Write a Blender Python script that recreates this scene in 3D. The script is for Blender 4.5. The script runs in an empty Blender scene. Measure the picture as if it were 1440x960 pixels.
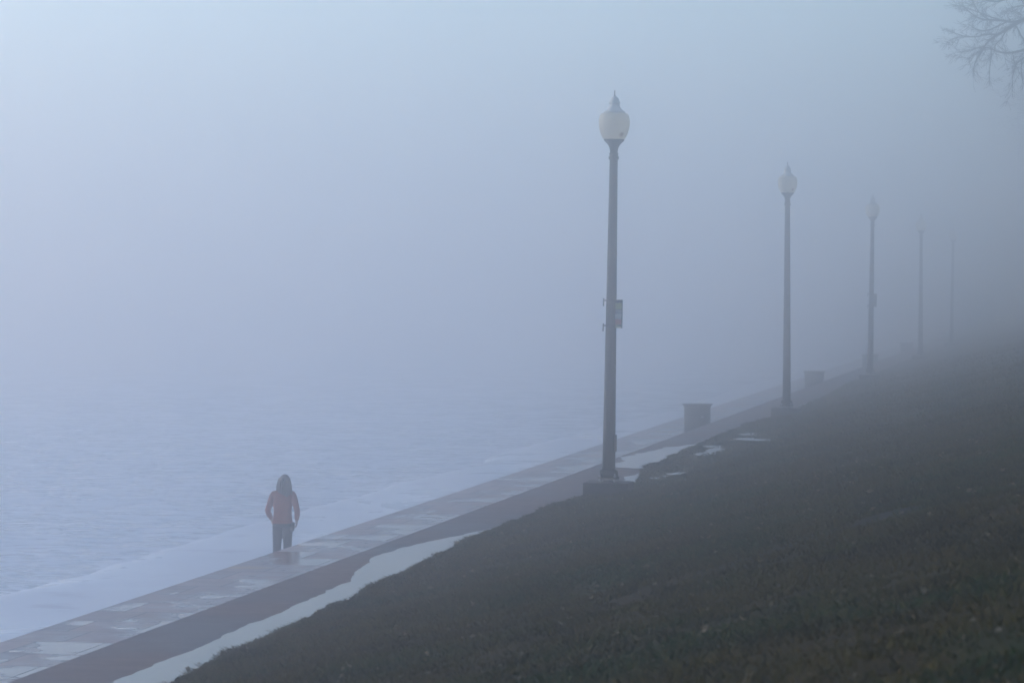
import bpy, bmesh, math, random
import numpy as np
from mathutils import Vector, Matrix, noise
R = math.radians
S = bpy.context.scene

# ------------------------------------------------------------------ camera
EYE = 3.27
cam = bpy.data.cameras.new('camera')
cam.sensor_width = 36.0
cam.lens = 4605 / 1440 * 36.0
cam.clip_start = 0.5
cam.clip_end = 6000
cam.dof.use_dof = True
cam.dof.focus_distance = 52.0
cam.dof.aperture_fstop = 4.0
co = bpy.data.objects.new('camera', cam)
S.collection.objects.link(co)
co.location = (0, 0, EYE)
co.rotation_euler = (R(90 - 1.0201), 0, R(9.9986))
S.camera = co

# ------------------------------------------------------------------ sky, sun, exposure
SUN_AZ = -69.0      # degrees from +Y (along the promenade); negative = out over the lake
SUN_EL = 17.0
W = bpy.data.worlds.new('World')
S.world = W
W.use_nodes = True
wn = W.node_tree.nodes
sky = wn.new('ShaderNodeTexSky')
sky.sky_type = 'NISHITA'
sky.sun_disc = False
sky.sun_elevation = R(SUN_EL)
sky.sun_rotation = R(SUN_AZ)
sky.air_density = 1.0
sky.dust_density = 1.0
sky.ozone_density = 3.0
W.node_tree.links.new(sky.outputs[0], wn['Background'].inputs[0])
wn['Background'].inputs[1].default_value = 0.15
sun = bpy.data.lights.new('sun', 'SUN')
sun.energy = 0.7
sun.angle = R(18)
sun.color = (1.0, 0.96, 0.93)
so = bpy.data.objects.new('sun', sun)
S.collection.objects.link(so)
sd = Vector((math.sin(R(SUN_AZ)) * math.cos(R(SUN_EL)), math.cos(R(SUN_AZ)) * math.cos(R(SUN_EL)), math.sin(R(SUN_EL))))
so.rotation_euler = sd.to_track_quat('Z', 'Y').to_euler()
S.view_settings.view_transform = 'Standard'
S.view_settings.look = 'None'
S.view_settings.exposure = 0.59
S.view_settings.gamma = 1.0
S.cycles.volume_bounces = 12
S.cycles.max_bounces = 14
S.cycles.use_denoising = True

FOG_DENSITY = 0.0168
FOG_G = 0.955

# ------------------------------------------------------------------ helpers
def link(o):
    S.collection.objects.link(o)
    return o

def tag(o, label=None, cat=None, group=None, kind=None):
    if label: o['label'] = label
    if cat: o['category'] = cat
    if group: o['group'] = group
    if kind: o['kind'] = kind
    return o

def empty(name, loc, rot=(0, 0, 0)):
    o = link(bpy.data.objects.new(name, None))
    o.empty_display_size = 0.3
    o.location = loc
    o.rotation_euler = rot
    return o

def mesh_obj(name, bm, mat, parent=None, smooth=True, autos=None):
    me = bpy.data.meshes.new(name)
    bm.normal_update()
    bm.to_mesh(me)
    bm.free()
    if mat: me.materials.append(mat)
    o = link(bpy.data.objects.new(name, me))
    if parent: o.parent = parent
    me.polygons.foreach_set('use_smooth', [smooth] * len(me.polygons))
    if autos is not None and smooth:
        me.set_sharp_from_angle(angle=R(autos))
    return o

def np_mesh(name, co_, faces, mat, smooth=False):
    """co_ (N,3) float, faces (M,k) int."""
    me = bpy.data.meshes.new(name)
    n, k = faces.shape
    me.vertices.add(len(co_))
    me.vertices.foreach_set('co', np.asarray(co_, np.float32).ravel())
    me.loops.add(n * k)
    me.loops.foreach_set('vertex_index', faces.astype(np.int32).ravel())
    me.polygons.add(n)
    me.polygons.foreach_set('loop_start', np.arange(0, n * k, k, dtype=np.int32))
    me.update(calc_edges=True)
    me.polygons.foreach_set('use_smooth', [smooth] * n)
    me.materials.append(mat)
    return link(bpy.data.objects.new(name, me))

def add_box(bm, c, s, rot=None, bevel=0.0):
    M = Matrix.Translation(c)
    if rot: M = M @ rot.to_4x4()
    r = bmesh.ops.create_cube(bm, size=1, matrix=M @ Matrix.Diagonal((s[0], s[1], s[2], 1)))
    if bevel:
        vs = set(r['verts'])
        es = [e for e in bm.edges if e.verts[0] in vs and e.verts[1] in vs]
        bmesh.ops.bevel(bm, geom=es, offset=bevel, segments=2, affect='EDGES', profile=0.6)

def add_lathe(bm, prof, n=32, c=(0, 0, 0), flute=None):
    rings = []
    for (r, z) in prof:
        ring = []
        for i in range(n):
            a = 2 * math.pi * i / n
            rr = r
            if flute: rr *= flute(a, z)
            ring.append(bm.verts.new((c[0] + rr * math.cos(a), c[1] + rr * math.sin(a), c[2] + z)))
        rings.append(ring)
    for a, b in zip(rings, rings[1:]):
        for i in range(n):
            bm.faces.new((a[i], a[(i + 1) % n], b[(i + 1) % n], b[i]))
    bm.faces.new(list(reversed(rings[0])))
    bm.faces.new(rings[-1])

def add_tube(bm, pts, rad, n=6):
    pts = [Vector(p) for p in pts]
    if not hasattr(rad, '__len__'): rad = [rad] * len(pts)
    rings = []
    up = Vector((0.13, 0.21, 0.97)).normalized()
    for i, p in enumerate(pts):
        t = (pts[min(i + 1, len(pts) - 1)] - pts[max(i - 1, 0)]).normalized()
        a = t.cross(up)
        if a.length < 1e-3: a = t.cross(Vector((1, 0, 0)))
        a.normalize()
        b = t.cross(a)
        ring = [bm.verts.new(p + (a * math.cos(2 * math.pi * k / n) + b * math.sin(2 * math.pi * k / n)) * rad[i]) for k in range(n)]
        rings.append(ring)
    for a, b in zip(rings, rings[1:]):
        for k in range(n):
            bm.faces.new((a[k], a[(k + 1) % n], b[(k + 1) % n], b[k]))
    bm.faces.new(list(reversed(rings[0])))
    bm.faces.new(rings[-1])

# ------------------------------------------------------------------ materials
class NT:
    def __init__(self, name):
        self.m = bpy.data.materials.new(name)
        self.m.use_nodes = True
        self.t = self.m.node_tree
        self.b = self.t.nodes['Principled BSDF']
        self.out = self.t.nodes['Material Output']
    def n(self, typ, **kw):
        x = self.t.nodes.new(typ)
        for k, v in kw.items():
            if k in x.inputs.keys() if isinstance(k, str) else False: x.inputs[k].default_value = v
            else: setattr(x, k, v)
        return x
    def l(self, a, b): self.t.links.new(a, b)
    def coords(self, scale=(1, 1, 1), loc=(0, 0, 0), rot=(0, 0, 0), world=False):
        if world:
            src = self.n('ShaderNodeNewGeometry').outputs['Position']
        else:
            src = self.n('ShaderNodeTexCoord').outputs['Object']
        mp = self.n('ShaderNodeMapping')
        mp.inputs['Scale'].default_value = scale
        mp.inputs['Location'].default_value = loc
        mp.inputs['Rotation'].default_value = rot
        self.l(src, mp.inputs[0])
        return mp.outputs[0]
    def noise(self, vec, scale, detail=4, rough=0.55, dist=0.0):
        x = self.n('ShaderNodeTexNoise')
        x.inputs['Scale'].default_value = scale
        x.inputs['Detail'].default_value = detail
        x.inputs['Roughness'].default_value = rough
        x.inputs['Distortion'].default_value = dist
        self.l(vec, x.inputs['Vector'])
        return x.outputs['Fac']
    def ramp(self, fac, stops):
        x = self.n('ShaderNodeValToRGB')
        e = x.color_ramp.elements
        e[0].position, e[0].color = stops[0][0], tuple(stops[0][1]) + (1,)
        e[1].position, e[1].color = stops[-1][0], tuple(stops[-1][1]) + (1,)
        for p, c in stops[1:-1]:
            k = e.new(p); k.color = tuple(c) + (1,)
        self.l(fac, x.inputs[0])
        return x.outputs[0]
    def mapr(self, fac, a, b, c, d):
        x = self.n('ShaderNodeMapRange')
        for i, v in enumerate((a, b, c, d)): x.inputs[i + 1].default_value = v
        self.l(fac, x.inputs[0])
        return x.outputs[0]
    def math(self, op, a, b=None):
        x = self.n('ShaderNodeMath'); x.operation = op
        for i, v in enumerate((a, b)):
            if v is None: continue
            if isinstance(v, (int, float)): x.inputs[i].default_value = v
            else: self.l(v, x.inputs[i])
        return x.outputs[0]
    def mix(self, fac, a, b):
        x = self.n('ShaderNodeMix'); x.data_type = 'RGBA'
        if isinstance(fac, (int, float)): x.inputs[0].default_value = fac
        else: self.l(fac, x.inputs[0])
        for i, v in ((6, a), (7, b)):
            if isinstance(v, tuple): x.inputs[i].default_value = v + (1,)
            else: self.l(v, x.inputs[i])
        return x.outputs[2]
    def bump(self, h, strength=0.3, dist=0.02):
        x = self.n('ShaderNodeBump')
        x.inputs['Strength'].default_value = strength
        x.inputs['Distance'].default_value = dist
        self.l(h, x.inputs['Height'])
        self.l(x.outputs[0], self.b.inputs['Normal'])
    def col(self, c):
        if isinstance(c, tuple): self.b.inputs['Base Color'].default_value = c + (1,)
        else: self.l(c, self.b.inputs['Base Color'])
    def rough(self, r):
        if isinstance(r, (int, float)): self.b.inputs['Roughness'].default_value = r
        else: self.l(r, self.b.inputs['Roughness'])

def g3(v): return (v, v, v)

def simple(name, c1, c2, scale=8, rough=0.6, metal=0.0, bump=0.15, bd=0.004, spec=0.5):
    t = NT(name)
    v = t.coords()
    f = t.noise(v, scale, 5)
    t.col(t.ramp(f, [(0.35, c1), (0.65, c2)]))
    t.rough(t.mapr(f, 0.3, 0.7, rough - 0.08, rough + 0.1))
    t.b.inputs['Metallic'].default_value = metal
    t.b.inputs['Specular IOR Level'].default_value = spec
    if bump: t.bump(t.noise(v, scale * 4, 4), bump, bd)
    return t.m

def mat_path():
    # upper path: brown-grey concrete, damp in blotches, cross joints every 1.8 m
    t = NT('path_concrete')
    v = t.coords(world=True)
    big = t.noise(v, 0.45, 5, 0.6)
    mid = t.noise(v, 3.0, 6, 0.6)
    fine = t.noise(v, 60.0, 3, 0.6)
    c = t.ramp(mid, [(0.3, (0.20, 0.145, 0.135)), (0.7, (0.30, 0.225, 0.205))])
    c = t.mix(t.mapr(big, 0.42, 0.6, 0.0, 0.55), c, (0.07, 0.06, 0.062))
    sep = t.n('ShaderNodeSeparateXYZ'); t.l(v, sep.inputs[0])
    m = t.math('FRACT', t.math('MULTIPLY', sep.outputs[1], 1 / 1.8))
    j = t.math('LESS_THAN', m, 0.012)
    c = t.mix(t.math('MULTIPLY', j, 0.6), c, (0.04, 0.035, 0.035))
    t.col(c)
    t.rough(t.mapr(big, 0.4, 0.62, 0.85, 0.5))
    t.b.inputs['Specular IOR Level'].default_value = 0.3
    t.bump(t.math('ADD', t.math('MULTIPLY', mid, 0.6), t.math('MULTIPLY', fine, 0.4)), 0.5, 0.01)
    return t.m

def mat_walk():
    # lower promenade: large stone slabs in courses, wet film standing in patches
    t = NT('wet_stone_slabs')
    v = t.coords(world=True)
    br = t.n('ShaderNodeTexBrick')
    br.inputs['Scale'].default_value = 1.0
    br.inputs['Mortar Size'].default_value = 0.012
    br.inputs['Mortar Smooth'].default_value = 0.4
    br.inputs['Brick Width'].default_value = 0.82
    br.inputs['Row Height'].default_value = 1.15
    br.inputs['Color1'].default_value = (0.0, 0.0, 0.0, 1)
    br.inputs['Color2'].default_value = (1.0, 1.0, 1.0, 1)
    br.inputs['Mortar'].default_value = (0.5, 0.5, 0.5, 1)
    br.offset = 0.37
    t.l(v, br.inputs['Vector'])
    per = t.math('MULTIPLY', br.outputs['Color'], 1.0)
    big = t.noise(v, 1.1, 4, 0.55, 0.3)
    mid = t.noise(v, 2.6, 5, 0.6)
    fine = t.noise(v, 70, 3)
    c = t.ramp(mid, [(0.3, (0.40, 0.30, 0.27)), (0.7, (0.58, 0.45, 0.405))])
    c = t.mix(t.mapr(per, 0.0, 1.0, 0.0, 0.55), c, (0.15, 0.125, 0.125))
    c = t.mix(t.mapr(t.noise(v, 0.9, 3), 0.56, 0.7, 0.0, 0.35), c, (0.42, 0.30, 0.20))
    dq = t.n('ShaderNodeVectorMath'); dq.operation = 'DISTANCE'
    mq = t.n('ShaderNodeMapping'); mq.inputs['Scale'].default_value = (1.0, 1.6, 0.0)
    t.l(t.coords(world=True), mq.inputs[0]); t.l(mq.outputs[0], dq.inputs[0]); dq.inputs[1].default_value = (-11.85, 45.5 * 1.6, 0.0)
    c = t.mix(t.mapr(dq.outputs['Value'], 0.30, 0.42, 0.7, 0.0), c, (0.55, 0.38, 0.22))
    c = t.mix(br.outputs['Fac'], c, (0.07, 0.06, 0.06))
    # water film: low slabs and hollows hold it; more of it towards the inner side
    sep = t.n('ShaderNodeSeparateXYZ')
    t.l(t.coords(world=True), sep.inputs[0])
    side = t.mapr(sep.outputs[0], -12.1, -10.9, -0.02, 0.24)
    w = t.math('ADD', t.math('MULTIPLY', per, 0.30), t.math('MULTIPLY', big, 0.75))
    w = t.math('ADD', w, t.math('MULTIPLY', mid, 0.45))
    w = t.math('ADD', w, side)
    dv = t.n('ShaderNodeVectorMath'); dv.operation = 'DISTANCE'
    mpn = t.n('ShaderNodeMapping'); mpn.inputs['Scale'].default_value = (1.0, 0.22, 0.0)
    t.l(t.coords(world=True), mpn.inputs[0]); t.l(mpn.outputs[0], dv.inputs[0]); dv.inputs[1].default_value = (-11.85, 48.3 * 0.22, 0.0)
    w = t.math('ADD', w, t.mapr(dv.outputs['Value'], 0.05, 0.6, 0.22, 0.0))
    wet = t.mapr(w, 0.76, 1.0, 0.0, 1.0)
    wet = t.math('MULTIPLY', wet, t.math('SUBTRACT', 1.0, t.math('MULTIPLY', br.outputs['Fac'], 0.7)))
    c = t.mix(t.math('MULTIPLY', wet, 0.45), c, (0.06, 0.055, 0.06))
    t.col(c)
    t.rough(t.mapr(wet, 0.0, 1.0, 0.55, 0.17))
    t.b.inputs['Specular IOR Level'].default_value = 0.5
    h = t.math('ADD', t.math('MULTIPLY', fine, 0.35), t.math('MULTIPLY', mid, 0.65))
    h = t.math('MULTIPLY', h, t.math('SUBTRACT', 1.0, t.math('MULTIPLY', wet, 0.96)))
    t.bump(h, 0.45, 0.008)
    return t.m

def mat_ledge():
    t = NT('snowy_ice')
    v = t.coords(world=True)
    a = t.noise(v, 0.35, 5, 0.6, 0.4)
    b = t.noise(v, 4.0, 5, 0.6)
    c = t.ramp(a, [(0.3, (0.86, 0.87, 0.89)), (0.6, (0.93, 0.935, 0.945))])
    c = t.mix(t.mapr(t.noise(v, 0.8, 4), 0.6, 0.72, 0.0, 0.5), c, (0.50, 0.46, 0.50))
    t.col(c)
    t.rough(t.mapr(a, 0.4, 0.6, 0.55, 0.25))
    t.bump(b, 0.35, 0.02)
    return t.m

def mat_water():
    # lake choked with slush: wavy, part glossy, part pale ice crust
    t = NT('slushy_lake')
    v = t.coords(world=True)
    vs = t.coords(world=True, rot=(0, 0, R(-20)), scale=(0.8, 1.5, 1))
    a = t.noise(vs, 0.9, 6, 0.62, 0.6)
    b = t.noise(vs, 3.2, 5, 0.6, 0.3)
    big = t.noise(v, 0.06, 4, 0.6)
    ice = t.mapr(t.math('ADD', t.math('MULTIPLY', a, 0.7), t.math('MULTIPLY', b, 0.3)), 0.44, 0.56, 0.0, 1.0)
    c = t.mix(ice, (0.42, 0.46, 0.50), (0.86, 0.88, 0.90))
    c = t.mix(t.mapr(big, 0.4, 0.6, 0.0, 0.35), c, (0.66, 0.70, 0.76))
    t.col(c)
    t.rough(t.mapr(ice, 0, 1, 0.12, 0.5))
    t.bump(t.math('ADD', t.math('MULTIPLY', a, 1.0), t.math('MULTIPLY', b, 0.3)), 0.65, 0.14)
    return t.m

def mat_puddle():
    t = NT('puddle_water')
    v = t.coords(world=True)
    a = t.noise(v, 9, 3)
    t.col((0.055, 0.052, 0.055))
    t.rough(0.03)
    t.b.inputs['IOR'].default_value = 1.33
    t.bump(a, 0.03, 0.003)
    return t.m

def mat_ground():
    t = NT('winter_turf')
    v = t.coords(world=True)
    a = t.noise(v, 0.35, 5, 0.62, 0.5)
    b = t.noise(v, 2.2, 6, 0.65)
    f = t.noise(v, 30, 4, 0.7)
    pz = t.noise(v, 1.3, 5, 0.6, 0.4)
    c = t.ramp(a, [(0.3, (0.032, 0.034, 0.004)), (0.5, (0.060, 0.036, 0.007)), (0.7, (0.016, 0.038, 0.007))])
    c = t.mix(t.mapr(b, 0.48, 0.62, 0.0, 0.7), c, (0.030, 0.022, 0.014))
    # worn muddy track across the slope
    sep = t.n('ShaderNodeSeparateXYZ'); t.l(v, sep.inputs[0])
    line = t.math('ADD', t.math('MULTIPLY', sep.outputs[0], 1.33), 29.55)
    d = t.math('ABSOLUTE', t.math('SUBTRACT', sep.outputs[1], t.math('ADD', line, t.math('MULTIPLY', t.math('SUBTRACT', b, 0.5), 2.4))))
    rut = t.math('MULTIPLY', t.mapr(d, 0.15, 0.6, 1.0, 0.0), t.mapr(sep.outputs[0], -4.2, -2.4, 0.0, 1.0))
    c = t.mix(rut, c, (0.022, 0.018, 0.020))
    c = t.mix(t.mapr(f, 0.35, 0.65, 0.0, 0.4), c, (0.020, 0.017, 0.010))
    t.col(c)
    t.rough(t.mapr(rut, 0, 1, 0.95, 0.75))
    t.b.inputs['Specular IOR Level'].default_value = 0.12
    t.bump(t.math('ADD', b, t.math('MULTIPLY', f, 0.4)), 0.9, 0.05)
    return t.m

def mat_blade():
    t = NT('grass_blades')
    v = t.coords(world=True)
    a = t.noise(v, 0.35, 5, 0.62, 0.5)
    at = t.n('ShaderNodeAttribute'); at.attribute_name = 'tone'
    c = t.ramp(a, [(0.3, (0.036, 0.060, 0.003)), (0.43, (0.095, 0.060, 0.006)), (0.53, (0.070, 0.062, 0.004)), (0.62, (0.014, 0.060, 0.010))])
    pz = t.noise(v, 0.9, 5, 0.65, 0.4)
    c = t.mix(t.mapr(pz, 0.50, 0.60, 0.0, 0.9), c, (0.018, 0.018, 0.004))
    c = t.mix(t.mapr(pz, 0.36, 0.46, 0.75, 0.0), c, (0.11, 0.085, 0.010))
    c = t.mix(t.mapr(at.outputs['Fac'], 0.55, 1.0, 0.0, 0.9), c, (0.13, 0.085, 0.020))
    c = t.mix(t.mapr(at.outputs['Fac'], 0.0, 0.3, 0.7, 0.0), c, (0.020, 0.026, 0.012))
    t.col(c)
    t.rough(0.75)
    t.b.inputs['Specular IOR Level'].default_value = 0.15
    return t.m

M_PATH, M_WALK, M_LEDGE, M_WATER, M_PUD = mat_path(), mat_walk(), mat_ledge(), mat_water(), mat_puddle()
M_GROUND, M_BLADE = mat_ground(), mat_blade()
M_WALL = simple('seawall_concrete', (0.20, 0.18, 0.175), (0.32, 0.29, 0.28), 2.5, 0.8, bump=0.5, bd=0.02)
M_POLE = simple('painted_steel', (0.010, 0.011, 0.012), (0.024, 0.024, 0.025), 9, 0.6, bump=0.1, spec=0.25)
M_FOOT = simple('footing_concrete', (0.055, 0.050, 0.050), (0.105, 0.092, 0.090), 7, 0.9, spec=0.2, bump=0.6, bd=0.01)
M_BOLT = simple('galvanised_steel', (0.30, 0.31, 0.32), (0.5, 0.5, 0.52), 20, 0.45, metal=0.7)
M_BIN = simple('green_steel', (0.008, 0.018, 0.015), (0.018, 0.032, 0.026), 6, 0.6, bump=0.1, spec=0.25)
M_BARK = simple('bark', (0.035, 0.030, 0.027), (0.075, 0.063, 0.055), 14, 0.9, bump=0.8, bd=0.02)

def mat_globe():
    t = NT('frosted_globe')
    v = t.coords()
    a = t.noise(v, 7, 4)
    sp = t.n('ShaderNodeVectorMath'); sp.operation = 'DISTANCE'
    t.l(v, sp.inputs[0]); sp.inputs[1].default_value = (0.15, -0.16, 5.55)
    st = t.mapr(t.math('ADD', sp.outputs['Value'], t.math('MULTIPLY', a, 0.05)), 0.045, 0.085, 0.8, 0.0)
    c = t.ramp(a, [(0.3, (0.90, 0.83, 0.68)), (0.7, (0.95, 0.89, 0.76))])
    c = t.mix(st, c, (0.30, 0.16, 0.09))
    t.col(c)
    t.rough(0.28)
    tr = t.n('ShaderNodeBsdfTranslucent'); t.l(c, tr.inputs[0])
    mx = t.n('ShaderNodeMixShader'); mx.inputs[0].default_value = 0.72
    t.l(t.b.outputs[0], mx.inputs[1]); t.l(tr.outputs[0], mx.inputs[2]); t.l(mx.outputs[0], t.out.inputs[0])
    return t.m
M_GLOBE = mat_globe()
M_CAP = simple('frosted_cap', (0.60, 0.57, 0.50), (0.74, 0.70, 0.62), 8, 0.4, bump=0.05)
M_SPIKE = simple('finial_paint', (0.10, 0.05, 0.05), (0.14, 0.07, 0.07), 8, 0.5)

# ------------------------------------------------------------------ terrain
EDGE = -7.72           # where the turf meets the upper path
def n2(x, y, s=1.0, z=0.0): return noise.noise(Vector((x * s, y * s, z)))
SHADE_HILL = 0.62             # unseen upper bank, made steeper to block sky light from the fog
def slope_z(x, y):
    u = x - EDGE
    if u < 0: base = -0.12 * (-u) / 0.3
    elif u < 11: base = 0.245 * u * u / (u + 0.8)
    elif u < 30: base = 2.512 + SHADE_HILL * (u - 11)
    else: base = 2.512 + SHADE_HILL * 19 + 0.02 * (u - 30)
    w = max(0.0, min(1.0, (u - 0.25) / 1.6))
    return base + w * (0.09 * n2(x, y, 0.22) + 0.035 * n2(x, y, 0.9, 3.0) + 0.014 * n2(x, y, 2.8, 7.0))

def edge_wobble(y):
    b = float(np.interp(y, [18, 26, 30, 34, 37, 42, 48, 50.3, 53, 56, 58, 66, 77, 82, 97, 104], [0.40, 0.34, 0.25, 0.15, 0.09, -0.06, 0.03, 0.30, 0.50, 0.15, -0.02, -0.03, -0.03, 0.28, 0.28, 0.05]))
    return b + 0.03 * n2(0.0, y, 0.16, 11.0) + 0.05 * n2(0.0, y, 0.7, 5.0) + 0.03 * n2(0, y, 2.7, 2.0)

def build_slope():
    xs = list(np.arange(EDGE - 0.3, 1.0, 0.16)) + list(np.arange(1.0, 12, 0.8)) + list(np.arange(12, 60, 4)) + [100, 200, 400]
    ys = list(np.arange(-60, 8, 4)) + list(np.arange(8, 70, 0.22)) + list(np.arange(70, 130, 0.8)) + list(np.arange(130, 260, 4)) + [300, 400, 560]
    nx, ny = len(xs), len(ys)
    co_ = np.zeros((nx * ny, 3))
    k = 0
    for y in ys:
        ew = edge_wobble(y)
        for x in xs:
            fall = max(0.0, 1 - max(0.0, x - EDGE) / 2.0)
            xx = x + ew * fall
            co_[k] = (xx, y, slope_z(x, y)); k += 1
    i = np.arange(nx - 1)[None, :] + nx * np.arange(ny - 1)[:, None]
    i = i.ravel()
    faces = np.stack([i, i + 1, i + 1 + nx, i + nx], 1)
    o = np_mesh('grass_slope', co_, faces, M_GROUND, True)
    tag(o, kind='structure')
build_slope()

def surf_z(x, y):
    """height of the turf at a world point (edge wobble included)"""
    fall = max(0.0, 1 - max(0.0, x - EDGE) / 2.0)
    return slope_z(x - edge_wobble(y) * fall, y)

Y0, Y1 = -60, 560
def slab(name, x0, x1, z0, z1, mat):
    bm = bmesh.new()
    add_box(bm, ((x0 + x1) / 2, (Y0 + Y1) / 2, (z0 + z1) / 2), (x1 - x0, Y1 - Y0, z1 - z0))
    return mesh_obj(name, bm, mat, smooth=False)

STEP = -8.72
WALK_EDGE = -12.15
tag(slab('upper_path', STEP, EDGE + 0.6, -0.42, 0.0, M_PATH), kind='structure')
tag(slab('stone_step', STEP - 0.5, STEP - 0.002, -0.9, -0.41, M_WALL), kind='structure')
tag(slab('promenade', WALK_EDGE, STEP - 0.502, -1.2, -0.80, M_WALK), kind='structure')
tag(slab('lower_wall', WALK_EDGE + 0.04, STEP - 0.6, -3.0, -1.202, M_WALL), kind='structure')

def build_ledge():
    ys = list(np.arange(-60, 20, 4)) + list(np.arange(20, 130, 0.5)) + list(np.arange(130, 561, 10))
    us = np.linspace(0, 1, 16)
    co_, faces = [], []
    for y in ys:
        xe = -16.9 + 0.012 * max(0, y - 60) * (1 if y < 120 else 0) + (0.72 if y >= 120 else 0)
        xe += 0.55 * n2(0, y, 0.12, 3.3) + 0.22 * n2(0, y, 0.6, 1.1)
        for u in us:
            x = (WALK_EDGE + 0.05) * (1 - u) + xe * u
            z = -1.54 + 0.03 * n2(x, y, 0.7) - (0.16 * max(0, (u - 0.88) / 0.12) ** 2)
            co_.append((x, y, z))
        co_.append((xe - 0.25, y, -2.2))
    nx = len(us) + 1
    i = (np.arange(nx - 1)[None, :] + nx * np.arange(len(ys) - 1)[:, None]).ravel()
    faces = np.stack([i, i + nx, i + nx + 1, i + 1], 1)
    o = np_mesh('ice_shelf', np.array(co_), faces, M_LEDGE, True)
    tag(o, kind='structure')
build_ledge()

def build_lake():
    xs = np.concatenate([np.arange(-600, -80, 20), np.arange(-80, -40, 1.0), np.arange(-40, -14.5, 0.3)])
    ys = np.concatenate([np.arange(-60, 40, 5), np.arange(40, 140, 0.45), np.arange(140, 560, 8)])
    co_ = np.zeros((len(xs) * len(ys), 3)); k = 0
    for y in ys:
        for x in xs:
            z = -1.74
            if x > -90 and 35 < y < 150:
                z += 0.035 * n2(x, y * 1.5, 0.8, 1.0) + 0.02 * n2(x, y * 1.4, 2.0, 9.0)
            co_[k] = (x, y, z); k += 1
    nx = len(xs)
    i = (np.arange(nx - 1)[None, :] + nx * np.arange(len(ys) - 1)[:, None]).ravel()
    o = np_mesh('lake_water', co_, np.stack([i, i + 1, i + 1 + nx, i + nx], 1), M_WATER, True)
    tag(o, kind='structure')
build_lake()

# puddles: thin sheets of standing water, wavering outlines
def puddle(outline, z, amp=0.05, seed=0.0, grass=False):
    pts = []
    n = len(outline)
    for i in range(n):
        a, b = Vector(outline[i]), Vector(outline[(i + 1) % n])
        m = max(2, int((b - a).length / 0.08))
        for j in range(m):
            p = a.lerp(b, j / m)
            p = p + Vector((n2(p.x, p.y, 1.6, seed), n2(p.x, p.y, 1.6, seed + 5))) * amp * 2.2
            p = p + Vector((n2(p.x, p.y, 5.0, seed + 2), n2(p.x, p.y, 5.0, seed + 7))) * amp
            pts.append(p)
    bm = bmesh.new()
    vs = [bm.verts.new((p.x, p.y, z)) for p in pts]
    f = bm.faces.new(vs)
    if f.normal.z < 0: bmesh.ops.reverse_faces(bm, faces=[f])
    bmesh.ops.triangulate(bm, faces=bm.faces[:])
    bm.normal_update()
    for f in bm.faces:
        if f.normal.z < 0: f.normal_flip()
    return tag(mesh_obj('puddle', bm, M_PUD, smooth=False), kind='structure')

# along the foot of the turf on the upper path
puddle([(-6.9, 21.0), (-7.84, 23.6), (-7.88, 27.5), (-7.90, 30.5), (-7.94, 33.0), (-7.98, 35.0), (-8.22, 36.4), (-8.40, 38.2), (-8.36, 39.6),
        (-8.15, 41.0), (-7.86, 42.8), (-7.4, 42.0), (-7.2, 36), (-7.0, 30)], 0.004, 0.03, 1.0)
puddle([(-7.05, 51.0), (-7.45, 52.4), (-7.72, 54.6), (-7.6, 55.8), (-7.3, 55.9), (-7.0, 53.8)], 0.004, 0.04, 2.0)
puddle([(-8.40, 57.6), (-8.55, 61), (-8.35, 64.5), (-7.85, 66.0), (-7.3, 64.5), (-7.3, 61), (-7.7, 57.2)], 0.004, 0.07, 3.0)
puddle([(-7.5, 84.0), (-7.62, 88), (-7.58, 93), (-7.4, 98), (-7.15, 96), (-7.15, 89), (-7.25, 85)], 0.004, 0.07, 4.0)
# water lying in the turf
def turf_puddle(x, y, a, b, seed):
    z = surf_z(x, y) + 0.035
    o = [(x + a * math.cos(t), y + b * math.sin(t)) for t in np.linspace(0, 2 * math.pi, 14)[:-1]]
    puddle(o, z, 0.06, seed)
turf_puddle(-6.95, 61.0, 0.22, 1.4, 21.0)
turf_puddle(-6.6, 64.5, 0.30, 0.5, 22.0)
turf_puddle(-6.1, 62.2, 0.42, 0.35, 23.0)
turf_puddle(-7.25, 63.6, 0.22, 0.35, 25.0)
turf_puddle(-6.9, 67.5, 0.16, 0.5, 26.0)
turf_puddle(-6.55, 53.0, 0.16, 0.4, 27.0)
turf_puddle(-6.95, 53.4, 0.12, 0.5, 24.0)

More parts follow.
